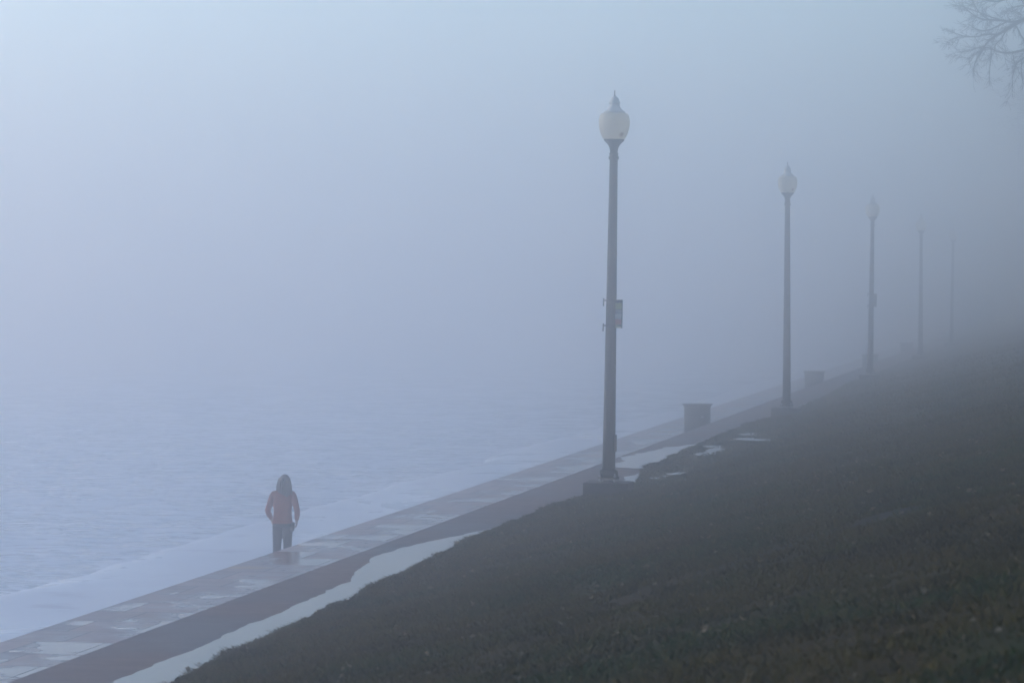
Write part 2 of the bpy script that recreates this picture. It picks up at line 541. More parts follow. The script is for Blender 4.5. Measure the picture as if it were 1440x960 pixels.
# ------------------------------------------------------------------ grass blades (uncountable)
def build_grass():
    rng = np.random.default_rng(5)
    P = []
    def scatter(n, x0, x1, y0, y1, wedge=True):
        x = rng.uniform(x0, x1, n); y = rng.uniform(y0, y1, n)
        if wedge:
            k = x < -0.012 * y + 0.6
            x, y = x[k], y[k]
        P.append(np.stack([x, y], 1))
    scatter(40000, -7.75, 0.5, 12, 20)
    scatter(80000, -7.75, 0.2, 20, 34)
    scatter(46000, -7.75, 0, 34, 52)
    scatter(22000, -7.75, 0, 52, 80)
    scatter(9000, -7.75, 0, 80, 120)
    scatter(12000, 0.2, 5, 6, 60, False)
    # ragged fringe on the path edge
    n = 26000
    y = rng.uniform(18, 110, n) ; y = 18 + (y - 18) ** 1.15 / (92 ** 0.15)
    P.append(np.stack([EDGE + np.abs(rng.normal(0, 0.10, n)) - 0.03, y], 1))
    P = np.concatenate(P)
    N = len(P)
    z = np.zeros(N); keep = np.ones(N, bool); h = np.zeros(N)
    for i in range(N):
        x, y = P[i]
        if x < EDGE + 0.5:
            x = P[i, 0] = x + edge_wobble(y)
        z[i] = surf_z(x, y)
        cl = n2(x, y, 1.1, 4.0) + 0.6 * n2(x, y, 3.7, 8.0)
        h[i] = 0.032 + 0.028 * cl
        # bare, muddy track
        d = abs(y - (1.33 * x + 29.55) - n2(x, y, 1.0) * 0.6)
        if d < 0.5 and x > -3.6 and rng.random() < 0.85: keep[i] = False
        if cl < -0.42 and rng.random() < 0.6: keep[i] = False
    P, z, h = P[keep], z[keep], h[keep]
    N = len(P)
    h = np.clip(h, 0.010, 0.075) * rng.uniform(0.6, 1.5, N)
    w = rng.uniform(0.004, 0.010, N) * (1 + np.clip((P[:, 1] - 20) / 30, 0, 2.2))
    ang = rng.uniform(0, 2 * math.pi, N)
    lean = rng.normal(0, 1.0, (N, 2)) * h[:, None]
    dx, dy = np.cos(ang) * w, np.sin(ang) * w
    a = np.stack([P[:, 0] - dx, P[:, 1] - dy, z - 0.01], 1)
    b = np.stack([P[:, 0] + dx, P[:, 1] + dy, z - 0.01], 1)
    m1 = np.stack([P[:, 0] + dx * 0.7 + lean[:, 0] * 0.4, P[:, 1] + dy * 0.7 + lean[:, 1] * 0.4, z + h * 0.62], 1)
    m0 = np.stack([P[:, 0] - dx * 0.7 + lean[:, 0] * 0.4, P[:, 1] - dy * 0.7 + lean[:, 1] * 0.4, z + h * 0.62], 1)
    t1 = np.stack([P[:, 0] + dx * 0.15 + lean[:, 0], P[:, 1] + dy * 0.15 + lean[:, 1], z + h], 1)
    t0 = np.stack([P[:, 0] - dx * 0.15 + lean[:, 0], P[:, 1] - dy * 0.15 + lean[:, 1], z + h], 1)
    co_ = np.stack([a, b, m1, m0, t1, t0], 1).reshape(-1, 3)
    k = np.arange(N) * 6
    f = np.concatenate([np.stack([k, k + 1, k + 2, k + 3], 1), np.stack([k + 3, k + 2, k + 4, k + 5], 1)])
    o = np_mesh('grass', co_, f, M_BLADE, False)
    at = o.data.attributes.new('tone', 'FLOAT', 'POINT')
    at.data.foreach_set('value', np.repeat(rng.uniform(0, 1, N), 6).astype(np.float32))
    tag(o, 'short damp winter grass with brown blades covering the slope', 'grass', kind='stuff')
build_grass()

def build_leaves():
    rng = random.Random(8)
    mats = [simple('dead_leaf', (0.20, 0.14, 0.085), (0.34, 0.26, 0.17), 30, 0.7)]
    bm = bmesh.new()
    for i in range(520):
        y = 13 + 60 * rng.random() ** 1.5
        x = rng.uniform(EDGE + 0.2, -0.02 * y + 0.3)
        if n2(x, y, 0.5, 31.0) < -0.15 and rng.random() < 0.7: continue
        r = rng.uniform(0.014, 0.036)
        c = Vector((x, y, surf_z(x, y) + 0.03 + 0.03 * rng.random()))
        rot = Matrix.Rotation(rng.uniform(0, 6.28), 3, 'Z') @ Matrix.Rotation(rng.gauss(0, 0.5), 3, 'X') @ Matrix.Rotation(rng.gauss(0, 0.5), 3, 'Y')
        out = []
        for k, rr in enumerate((1.3, 0.75, 0.9, 0.6, 1.0, 0.55, 0.95, 0.7)):
            a = k * math.pi / 4
            out.append(bm.verts.new(c + rot @ Vector((math.cos(a) * r * rr, math.sin(a) * r * rr * 0.75, 0.25 * r * math.sin(a * 2)))))
        mid = bm.verts.new(c + rot @ Vector((0, 0, -0.2 * r)))
        for k in range(8): bm.faces.new((mid, out[k], out[(k + 1) % 8]))
    o = mesh_obj('leaf_litter', bm, mats[0], smooth=False)
    tag(o, 'scattered dead tan leaves lying in the grass of the slope', 'leaves', kind='stuff')
build_leaves()

# ------------------------------------------------------------------ lamp posts
def pole_r(z):
    t = min(1.0, z / 5.25)
    return 0.104 * (1 - t) + 0.062 * t

def make_lamp(name='street_lamp'):
    root = empty(name, (0, 0, 0))
    bm = bmesh.new()
    add_box(bm, (0, 0, -0.20), (0.70, 0.70, 0.80), bevel=0.015)
    # z=0.2 is the top of the footing
    for v in bm.verts:
        v.co += Vector((n2(v.co.x * 9, v.co.y * 9), n2(v.co.y * 9, v.co.z * 9), 0)) * 0.006
    mesh_obj('footing', bm, M_FOOT, root, autos=35)
    bm = bmesh.new()
    add_lathe(bm, [(0.168, 0.250), (0.170, 0.278), (0.158, 0.285), (0.148, 0.295), (0.142, 0.36), (0.136, 0.375), (0.118, 0.385), (0.108, 0.39), (0.104, 0.392)], 32)
    mesh_obj('base_flange', bm, M_POLE, root, autos=40)
    for k in range(4):
        a = R(45 + 90 * k)
        x, y = 0.158 * math.cos(a) * 1.0, 0.158 * math.sin(a)
        bm = bmesh.new()
        add_lathe(bm, [(0.012, 0.19), (0.012, 0.215), (0.026, 0.216), (0.026, 0.248), (0.012, 0.249), (0.012, 0.278), (0.026, 0.279), (0.026, 0.305), (0.012, 0.306), (0.012, 0.335)], 6, (x, y, 0))
        mesh_obj('anchor_bolt', bm, M_BOLT, root, smooth=False)
    bm = bmesh.new()
    prof = [(0.09, 0.25), (pole_r(0.3), 0.36)] + [(pole_r(z), z) for z in np.linspace(0.45, 5.22, 14)]
    fl = lambda a, z: 1.0 - 0.028 * (0.5 + 0.5 * math.cos(a * 12))
    add_lathe(bm, prof, 72, flute=fl)
    mesh_obj('pole', bm, M_POLE, root, autos=50)
    bm = bmesh.new()
    add_lathe(bm, [(0.06, 5.17), (0.076, 5.18), (0.080, 5.2), (0.076, 5.225), (0.066, 5.23), (0.064, 5.245), (0.072, 5.255), (0.074, 5.265), (0.062, 5.275), (0.060, 5.29)], 32)
    mesh_obj('collar', bm, M_POLE, root, autos=40)
    bm = bmesh.new()
    add_lathe(bm, [(0.060, 5.285), (0.062, 5.32), (0.068, 5.35), (0.085, 5.39), (0.112, 5.425), (0.145, 5.455), (0.158, 5.472), (0.160, 5.485), (0.150, 5.488)], 36)
    mesh_obj('globe_holder', bm, M_POLE, root, autos=40)
    bm = bmesh.new()
    add_lathe(bm, [(0.140, 5.486), (0.160, 5.489), (0.178, 5.51), (0.196, 5.545), (0.214, 5.59), (0.228, 5.64), (0.237, 5.69), (0.2405, 5.74),
                   (0.2395, 5.78), (0.234, 5.82), (0.222, 5.86), (0.208, 5.882), (0.165, 5.89)], 40)
    mesh_obj('globe', bm, M_GLOBE, root, autos=50)
    bm = bmesh.new()
    add_lathe(bm, [(0.164, 5.888), (0.168, 5.9), (0.166, 5.914), (0.150, 5.922), (0.125, 5.938), (0.100, 5.965), (0.082, 5.995), (0.076, 6.02), (0.079, 6.032),
                   (0.090, 6.038), (0.092, 6.048), (0.086, 6.058), (0.078, 6.064), (0.074, 6.085), (0.060, 6.115), (0.040, 6.14), (0.022, 6.152), (0.010, 6.158)], 36)
    mesh_obj('globe_cap', bm, M_CAP, root, autos=40)
    bm = bmesh.new()
    add_lathe(bm, [(0.014, 6.155), (0.016, 6.165), (0.009, 6.175), (0.008, 6.23), (0.004, 6.245)], 12)
    mesh_obj('finial', bm, M_SPIKE, root)
    return root

def add_handhole(root):
    bm = bmesh.new()
    add_box(bm, (0.098, 0, 0.80), (0.035, 0.085, 0.26), bevel=0.01)
    mesh_obj('handhole_cover', bm, M_POLE, root, autos=40)

def dup(root, loc, rot, name=None):
    c = root.copy(); link(c)
    c.location = loc; c.rotation_euler = rot
    for ch in list(root.children):
        k = ch.copy(); link(k); k.parent = c
        for g in list(ch.children):
            h = g.copy(); link(h); h.parent = k
    return c

LG = 'street lamps in a row along the path'
lamp = make_lamp()
lamps = [lamp]
spots = [(-7.32, 50.1, 0.9), (-7.33, 80.5, 0.15), (-7.22, 110.0, 0.75), (-7.04, 139.6, 0.2), (-6.98, 169.8, 0.8)]
LL = ['nearest dark lamp post with pale acorn globe and a small colourful banner',
      'second lamp post along the path, standing between two litter bins',
      'third lamp post, greyed by mist, with a bin behind its foot',
      'fourth lamp post, a faint grey outline in dense fog left of the fifth',
      'fifth and farthest lamp post, only a very faint shaft showing in the fog']
for i, (x, y, ln) in enumerate(spots):
    o = lamp if i == 0 else dup(lamp, (0, 0, 0), (0, 0, 0))
    o.location = (x, y, 0.0)
    o.rotation_euler = (0, R(ln), R((0, 17, -8, 30, 5, 12)[i]) * 0)
    tag(o, LL[i], 'street lamp', LG)
    lamps.append(o)
add_handhole(lamp)

# small banners clamped on posts
def mat_banner(dull):
    t = NT('banner_print')
    v = t.n('ShaderNodeTexCoord').outputs['Object']
    sep = t.n('ShaderNodeSeparateXYZ'); t.l(v, sep.inputs[0])
    a = t.noise(v, 22, 4)
    z = t.math('ADD', sep.outputs[2], t.math('MULTIPLY', t.math('SUBTRACT', a, 0.5), 0.05))
    if dull:
        t.col(t.ramp(t.mapr(z, 0, 0.42, 0, 1), [(0.0, (0.05, 0.06, 0.07)), (1.0, (0.09, 0.10, 0.10))]))
    else:
        t.col(t.ramp(t.mapr(z, 0, 0.42, 0, 1), [(0.0, (0.50, 0.45, 0.26)), (0.11, (0.46, 0.40, 0.24)), (0.14, (0.52, 0.20, 0.14)), (0.30, (0.46, 0.19, 0.16)),
             (0.33, (0.42, 0.42, 0.42)), (0.48, (0.55, 0.54, 0.50)), (0.56, (0.22, 0.24, 0.25)), (0.62, (0.48, 0.47, 0.43)),
             (0.67, (0.14, 0.15, 0.14)), (0.70, (0.40, 0.42, 0.20)), (0.90, (0.42, 0.42, 0.17)), (0.94, (0.10, 0.11, 0.12)), (1.0, (0.10, 0.11, 0.12))]))
    t.rough(0.6)
    return t.m

def banner(lampobj, z0, h, xoff, label, dull):
    x, y = lampobj.location.x, lampobj.location.y
    ln = lampobj.rotation_euler.y
    root = empty('pole_banner', (x + math.sin(ln) * z0, y, z0), (0, ln, 0))
    tag(root, label, 'banner')
    mb = mat_banner(dull)
    pr = pole_r(z0 + h / 2)
    bm = bmesh.new()
    add_box(bm, (pr + 0.038, -0.03, h / 2), (0.105, 0.010, h), Matrix.Rotation(R(6), 3, 'Z'))
    mesh_obj('panel', bm, mb, root, smooth=False)
    for zz in (h * 0.985 + 0.01, 0.035):
        bm = bmesh.new()
        add_tube(bm, [(-pr - 0.035, -0.02, zz), (pr + 0.092, -0.03, zz + 0.002)], 0.011, 8)
        bmx = [(pr * 1.06 * math.cos(a), pr * 1.06 * math.sin(a), zz) for a in np.linspace(0, 2 * math.pi, 21)]
        add_tube(bm, bmx, 0.010, 6)
        br = mesh_obj('bracket', bm, M_POLE, root)
        bm = bmesh.new()
        add_tube(bm, [(-pr - 0.034, -0.02, zz + 0.03), (-pr - 0.038, -0.02, zz - 0.09)], 0.011, 8)
        mesh_obj('hook', bm, M_POLE, br)
    bm = bmesh.new()
    add_tube(bm, [(pr + 0.093, -0.037, -0.005), (pr + 0.093, -0.037, h + 0.012)], 0.008, 8)
    mesh_obj('rod', bm, M_POLE, root)
    return root

banner(lamps[0], 2.58, 0.42, 0, 'small faded yellow, white and red banner clamped on the nearest lamp post', False)
banner(lamps[3], 2.48, 0.42, 0, 'small dull banner clamped on the third lamp post, dim in mist', True)

# ------------------------------------------------------------------ litter bins
def make_bin():
    root = empty('litter_bin', (0, 0, 0))
    bm = bmesh.new()
    prof = [(0.325, 0.0), (0.34, 0.01), (0.345, 0.03), (0.345, 0.28), (0.352, 0.29), (0.352, 0.31), (0.345, 0.32), (0.345, 0.58), (0.352, 0.59), (0.352, 0.61), (0.345, 0.62), (0.345, 0.80), (0.35, 0.83)]
    add_lathe(bm, prof, 48)
    mesh_obj('drum', bm, M_BIN, root, autos=40)
    bm = bmesh.new()
    n = 48
    prof = [(0.347, 0.80), (0.353, 0.83), (0.375, 0.865), (0.403, 0.885), (0.408, 0.895), (0.403, 0.905), (0.372, 0.905), (0.33, 0.89), (0.31, 0.84), (0.30, 0.70)]
    rings = []
    for (r, z) in prof:
        rings.append([bm.verts.new((r * math.cos(2 * math.pi * i / n), r * math.sin(2 * math.pi * i / n), z)) for i in range(n)])
    for a, b in zip(rings, rings[1:]):
        for i in range(n): bm.faces.new((a[i], a[(i + 1) % n], b[(i + 1) % n], b[i]))
    mesh_obj('rim', bm, M_BIN, root, autos=50)
    bm = bmesh.new()
    add_box(bm, (0.13, -0.335, 0.575), (0.07, 0.014, 0.045), Matrix.Rotation(R(20), 3, 'Z'), bevel=0.004)
    mesh_obj('latch', bm, M_BOLT, root)
    return root
bn = make_bin()
BL = ['nearest dark green drum litter bin with flared rim, left of the second lamp post',
      'second litter bin, grey in mist, just right of the second lamp post',
      'hazy litter bin standing behind the foot of the third lamp post',
      'faintest litter bin, almost lost in fog left of the fourth lamp post foot']
for i, (x, y) in enumerate([(-10.13, 85.5), (-9.75, 118.0), (-9.62, 146.5), (-9.6, 176.0)]):
    o = bn if i == 0 else dup(bn, (0, 0, 0), (0, 0, 0))
    o.location = (x, y, -0.80)
    o.rotation_euler = (0, 0, R(8 + 40 * i) if i else R(8))
    tag(o, BL[i], 'litter bin', 'litter bins along the promenade')

# ------------------------------------------------------------------ bare trees
def px(x, y, depth):
    """a point at a given depth seen at that spot of the photograph (used only to lay out limb shapes)"""
    v = co.rotation_euler.to_matrix() @ Vector(((x - 720) / 4605, -(y - 480) / 4605, -1))
    k = depth / v.y
    return Vector((v.x * k, v.y * k, EYE + v.z * k))

def grow(bm, p, d, length, r, lvl, rng, droop=0.0, sides=5, counter=None):
    n = max(3, int(length / 0.22))
    pts, rad = [p.copy()], [r]
    q, dd = p.copy(), d.normalized()
    for i in range(n):
        dd = (dd + Vector((rng.gauss(0, 0.13), rng.gauss(0, 0.13), rng.gauss(0, 0.11) - droop)) ).normalized()
        q = q + dd * (length / n)
        pts.append(q.copy()); rad.append(max(0.0035, r * (1 - 0.75 * (i + 1) / n)))
    add_tube(bm, pts, rad, sides if r > 0.02 else 3)
    if lvl <= 0: return
    k = {3: 5, 2: 6, 1: 6}.get(lvl, 5)
    for j in range(k):
        t = rng.uniform(0.25, 1.0)
        i = min(n - 1, int(t * n))
        base = pts[i]
        ax = Vector((rng.gauss(0, 1), rng.gauss(0, 1), rng.gauss(0, 0.7))).normalized()
        nd = (dd * 0.75 + (pts[i + 1] - pts[i]).normalized() * 0.4 + ax * 0.85).normalized()
        grow(bm, base, nd, length * rng.uniform(0.42, 0.7), rad[i] * 0.62, lvl - 1, rng, droop + (0.02 if lvl < 3 else 0), sides)

def smooth_pts(pts, it=2):
    for _ in range(it):
        out = [pts[0]]
        for a, b in zip(pts, pts[1:]):
            out += [a.lerp(b, 0.25), a.lerp(b, 0.75)]
        out.append(pts[-1]); pts = out
    return pts

def near_tree():
    rng = random.Random(11)
    D = 86.0
    bx, by = 2.1, D
    root = empty('bare_tree', (bx, by, surf_z(bx, by)))
    tag(root, 'bare winter tree reaching fine drooping twigs over the top right corner', 'tree', 'bare trees on the slope')
    gz = surf_z(bx, by)
    inv = Matrix.Translation((-bx, -by, -gz))
    bm = bmesh.new()
    tr = [Vector((bx, by, gz - 0.3)), Vector((bx, by, gz + 0.15)), Vector((bx - 0.05, by, gz + 1.2)), Vector((bx + 0.08, by + 0.1, gz + 3.0)), Vector((bx - 0.1, by, gz + 5.0)),
          Vector((bx + 0.15, by - 0.1, gz + 7.5)), Vector((bx + 0.1, by, gz + 10.0)), Vector((bx + 0.4, by + 0.2, gz + 13.2))]
    add_tube(bm, tr, [0.46, 0.33, 0.27, 0.24, 0.20, 0.14, 0.08, 0.02], 14)
    bm.transform(inv)
    mesh_obj('trunk', bm, M_BARK, root)
    bm = bmesh.new()
    def Z(x, y, dy=0.0): return px(1316 + x / 6.857, y / 6.857 - 11, D + dy)
    L = {
        'A': ([(960, 195), (860, 265), (760, 315), (680, 365), (600, 410), (520, 460), (470, 520), (415, 610), (380, 670), (360, 760)], 0.042, 0.0),
        'B': ([(960, 520), (910, 540), (800, 575), (700, 590), (600, 580), (500, 530), (420, 545)], 0.036, -0.8),
        'C': ([(960, 130), (920, 120), (860, 130), (780, 140), (700, 160)], 0.026, 1.1),
        'D': ([(960, 15), (880, 20), (800, 45), (700, 60), (600, 95), (520, 90), (430, 50), (370, 10)], 0.034, 0.7),
    }
    src = {'A': (tr[4] + Vector((0, 0, 0.6)), 0.13), 'B': (tr[4] + Vector((0, 0, 0.2)), 0.12), 'C': (tr[5], 0.08), 'D': (tr[5] + Vector((0, 0, 0.3)), 0.09)}
    subs = [
        ('A', [(860, 265), (740, 295), (640, 275), (520, 270), (430, 265), (330, 200), (260, 140)], 0.032),
        ('A', [(680, 290), (580, 340), (480, 380), (380, 360), (320, 310)], 0.022),
        ('A', [(600, 410), (460, 410), (420, 430), (300, 435), (200, 405), (80, 355)], 0.022),
        ('A', [(640, 275), (520, 240), (400, 190), (270, 140), (190, 130)], 0.016),
        ('A', [(520, 270), (450, 230), (390, 160), (340, 60)], 0.014),
        ('A', [(760, 315), (800, 370), (820, 430), (870, 480), (910, 520)], 0.022),
        ('A', [(680, 365), (630, 460), (580, 500), (560, 560)], 0.018),
        ('A', [(470, 520), (400, 540), (300, 580), (190, 580)], 0.012),
        ('A', [(300, 435), (180, 440), (110, 480)], 0.009),
        ('B', [(930, 560), (860, 630), (790, 670), (745, 760), (735, 960)], 0.022),
        ('B', [(830, 650), (820, 780), (845, 890)], 0.014),
        ('B', [(530, 530), (540, 620), (520, 700), (515, 900)], 0.013),
        ('B', [(740, 590), (755, 680), (780, 720)], 0.012),
        ('B', [(500, 530), (380, 600), (300, 650)], 0.012),
        ('C', [(860, 130), (830, 80), (800, 60)], 0.014),
        ('C', [(700, 160), (680, 200), (700, 250)], 0.010),
        ('C', [(780, 190), (860, 240), (700, 175)], 0.010),
        ('D', [(700, 60), (620, 20), (560, -40)], 0.014),
        ('D', [(600, 95), (500, 80), (400, 110)], 0.012),
        ('A', [(960, 300), (910, 260), (880, 250)], 0.020),
    ]
    starts = []
    def limb(pl, r0, dy, r1=None, pre=None):
        r0 = r0 * 1.15
        pts = [Z(x, y, dy + 0.5 * n2(x, y, 0.004, dy)) for x, y in pl]
        rr = np.linspace(r0, r1 or max(0.008, r0 * 0.25), len(pts))
        if pre:
            p0, rp = pre
            c = p0.lerp(pts[0], 0.5) + Vector((0, 0, 0.1))
            pts = [p0, c] + pts
            rr = np.concatenate([[rp, (rp + r0) / 2], rr])
        sp = smooth_pts(pts)
        ri = np.interp(np.linspace(0, 1, len(sp)), np.linspace(0, 1, len(rr)), rr)
        add_tube(bm, sp, list(ri), 6)
        for i in range(2 if not pre else 6, len(sp) - 1):
            if rng.random() < 0.85: starts.append((sp[i], (sp[i + 1] - sp[i]).normalized(), ri[i], i / len(sp)))
    for k, (pl, r, dy) in L.items(): limb(pl, r, dy, pre=src[k])
    for k, pl, r in subs: limb(pl, r, L[k][2])
    for p, d, r, t in starts:
        ax = Vector((rng.gauss(-0.2, 0.7), rng.gauss(0, 0.9), rng.gauss(-0.15, 0.75)))
        grow(bm, p, (d * 0.9 + ax * 0.8), rng.uniform(0.22, 0.55), min(r * 0.4, 0.008), 1, rng, 0.015, 3)
    # the rest of the crown, outside the photograph
    for i in range(15):
        z = rng.uniform(4.2, 11.5)
        k = min(6, int(z / 2) + 1)
        p = Vector((bx, by, gz + z))
        a = rng.uniform(-1.9, 1.9) if i < 11 else rng.uniform(2.0, 4.2)
        if z < 7.5 and i >= 11: a = rng.uniform(-1.2, 1.2)
        d = Vector((math.cos(a), math.sin(a), rng.uniform(0.25, 0.9)))
        grow(bm, p, d, rng.uniform(2.6, 4.2) * (1.15 - z / 22), 0.085 * (1.2 - z / 14), 3, rng, -0.01)
    bm.transform(inv)
    mesh_obj('crown', bm, M_BARK, root)
near_tree()

def far_tree(x, y, h, seed, label, lvl=3, nl=22):
    rng = random.Random(seed)
    gz = surf_z(x, y)
    root = empty('bare_tree', (x, y, gz))
    tag(root, label, 'tree', 'bare trees on the slope')
    bm = bmesh.new()
    tr = [Vector((0, 0, -0.3)), Vector((0, 0, 0.2)), Vector((0.1, 0, h * 0.2)), Vector((-0.1, 0.1, h * 0.45)), Vector((0.15, 0, h * 0.7)), Vector((0, 0.1, h * 0.96))]
    add_tube(bm, tr, [0.5, 0.38, 0.30, 0.22, 0.12, 0.02], 12)
    mesh_obj('trunk', bm, M_BARK, root)
    bm = bmesh.new()
    for i in range(nl):
        t = rng.uniform(0.28, 0.9)
        p = tr[2].lerp(tr[5], (t - 0.2) / 0.76)
        a = i * 2.4
        grow(bm, Vector((0, 0, h * t)), Vector((math.cos(a), math.sin(a), rng.uniform(0.15, 0.8))), h * rng.uniform(0.28, 0.42) * (1.2 - 0.6 * t), 0.11 * (1.1 - t), lvl, rng, 0.0)
    mesh_obj('crown', bm, M_BARK, root)
far_tree(3.2, 122.0, 15.0, 21, 'bare tree dim in the fog beyond the right end of the slope')
far_tree(0.5, 158.0, 15.0, 33, 'farthest bare tree, only darkening the fog beyond the last lamp post')

# ------------------------------------------------------------------ the walker
def evaluated(o, name):
    dg = bpy.context.evaluated_depsgraph_get()
    me = bpy.data.meshes.new_from_object(o.evaluated_get(dg))
    me.name = name
    return me

def skin_bm(pts, edges, root=0, sub=2):
    me = bpy.data.meshes.new('skin_tmp')
    me.from_pydata([p[:3] for p in pts], edges, [])
    me.update()
    o = link(bpy.data.objects.new('skin_tmp', me))
    m = o.modifiers.new('skin', 'SKIN'); m.use_smooth_shade = True
    s = o.modifiers.new('sub', 'SUBSURF'); s.levels = sub; s.render_levels = sub
    if not me.skin_vertices: pass
    for i, v in enumerate(me.skin_vertices[0].data):
        r = pts[i][3]
        v.radius = r if hasattr(r, '__len__') else (r, r)
        v.use_root = (i == root)
    r = evaluated(o, 'skin_res')
    bpy.data.objects.remove(o)
    bm = bmesh.new(); bm.from_mesh(r)
    bpy.data.meshes.remove(r); 
    return bm

def merge(bms, voxel, name, mat, parent, smooth_it=0):
    dst = bmesh.new()
    for b in bms:
        me = bpy.data.meshes.new('m'); b.to_mesh(me); b.free()
        dst.from_mesh(me); bpy.data.meshes.remove(me)
    me = bpy.data.meshes.new('m2'); dst.to_mesh(me); dst.free()
    o = link(bpy.data.objects.new('m2', me))
    r = o.modifiers.new('r', 'REMESH'); r.mode = 'VOXEL'; r.voxel_size = voxel; r.use_smooth_shade = True
    if smooth_it:
        s = o.modifiers.new('s', 'SMOOTH'); s.factor = 0.5; s.iterations = smooth_it
    res = evaluated(o, name)
    bpy.data.objects.remove(o)
    tb = bmesh.new(); tb.from_mesh(res)
    comps, seen = [], set()
    for v0 in tb.verts:
        if v0 in seen: continue
        st, comp = [v0], []
        seen.add(v0)
        while st:
            v = st.pop(); comp.append(v)
            for e in v.link_edges:
                w = e.other_vert(v)
                if w not in seen: seen.add(w); st.append(w)
        comps.append(comp)
    comps.sort(key=len)
    for c in comps[:-1]: bmesh.ops.delete(tb, geom=c, context='VERTS')
    tb.to_mesh(res); tb.free()
    res.materials.clear(); res.materials.append(mat)
    res.polygons.foreach_set('use_smooth', [True] * len(res.polygons))
    q = link(bpy.data.objects.new(name, res))
    q.parent = parent
    return q

def loft(bm, rings, n=24):
    """rings: (centre, half width, half depth, axis)"""
    rs = []
    for c, a, b, ax in rings:
        c = Vector(c); ax = Vector(ax).normalized()
        u = Vector((1, 0, 0)); u = (u - ax * u.dot(ax)).normalized()
        w = ax.cross(u)
        rs.append([bm.verts.new(c + u * a * math.cos(2 * math.pi * k / n) + w * b * math.sin(2 * math.pi * k / n)) for k in range(n)])
    for p, q in zip(rs, rs[1:]):
        for k in range(n): bm.faces.new((p[k], p[(k + 1) % n], q[(k + 1) % n], q[k]))
    bm.faces.new(list(reversed(rs[0]))); bm.faces.new(rs[-1])

def ball(bm, c, s, seg=20):
    bmesh.ops.create_uvsphere(bm, u_segments=seg, v_segments=seg // 2 + 2, radius=1, matrix=Matrix.Translation(c) @ Matrix.Diagonal((s[0], s[1], s[2], 1)))

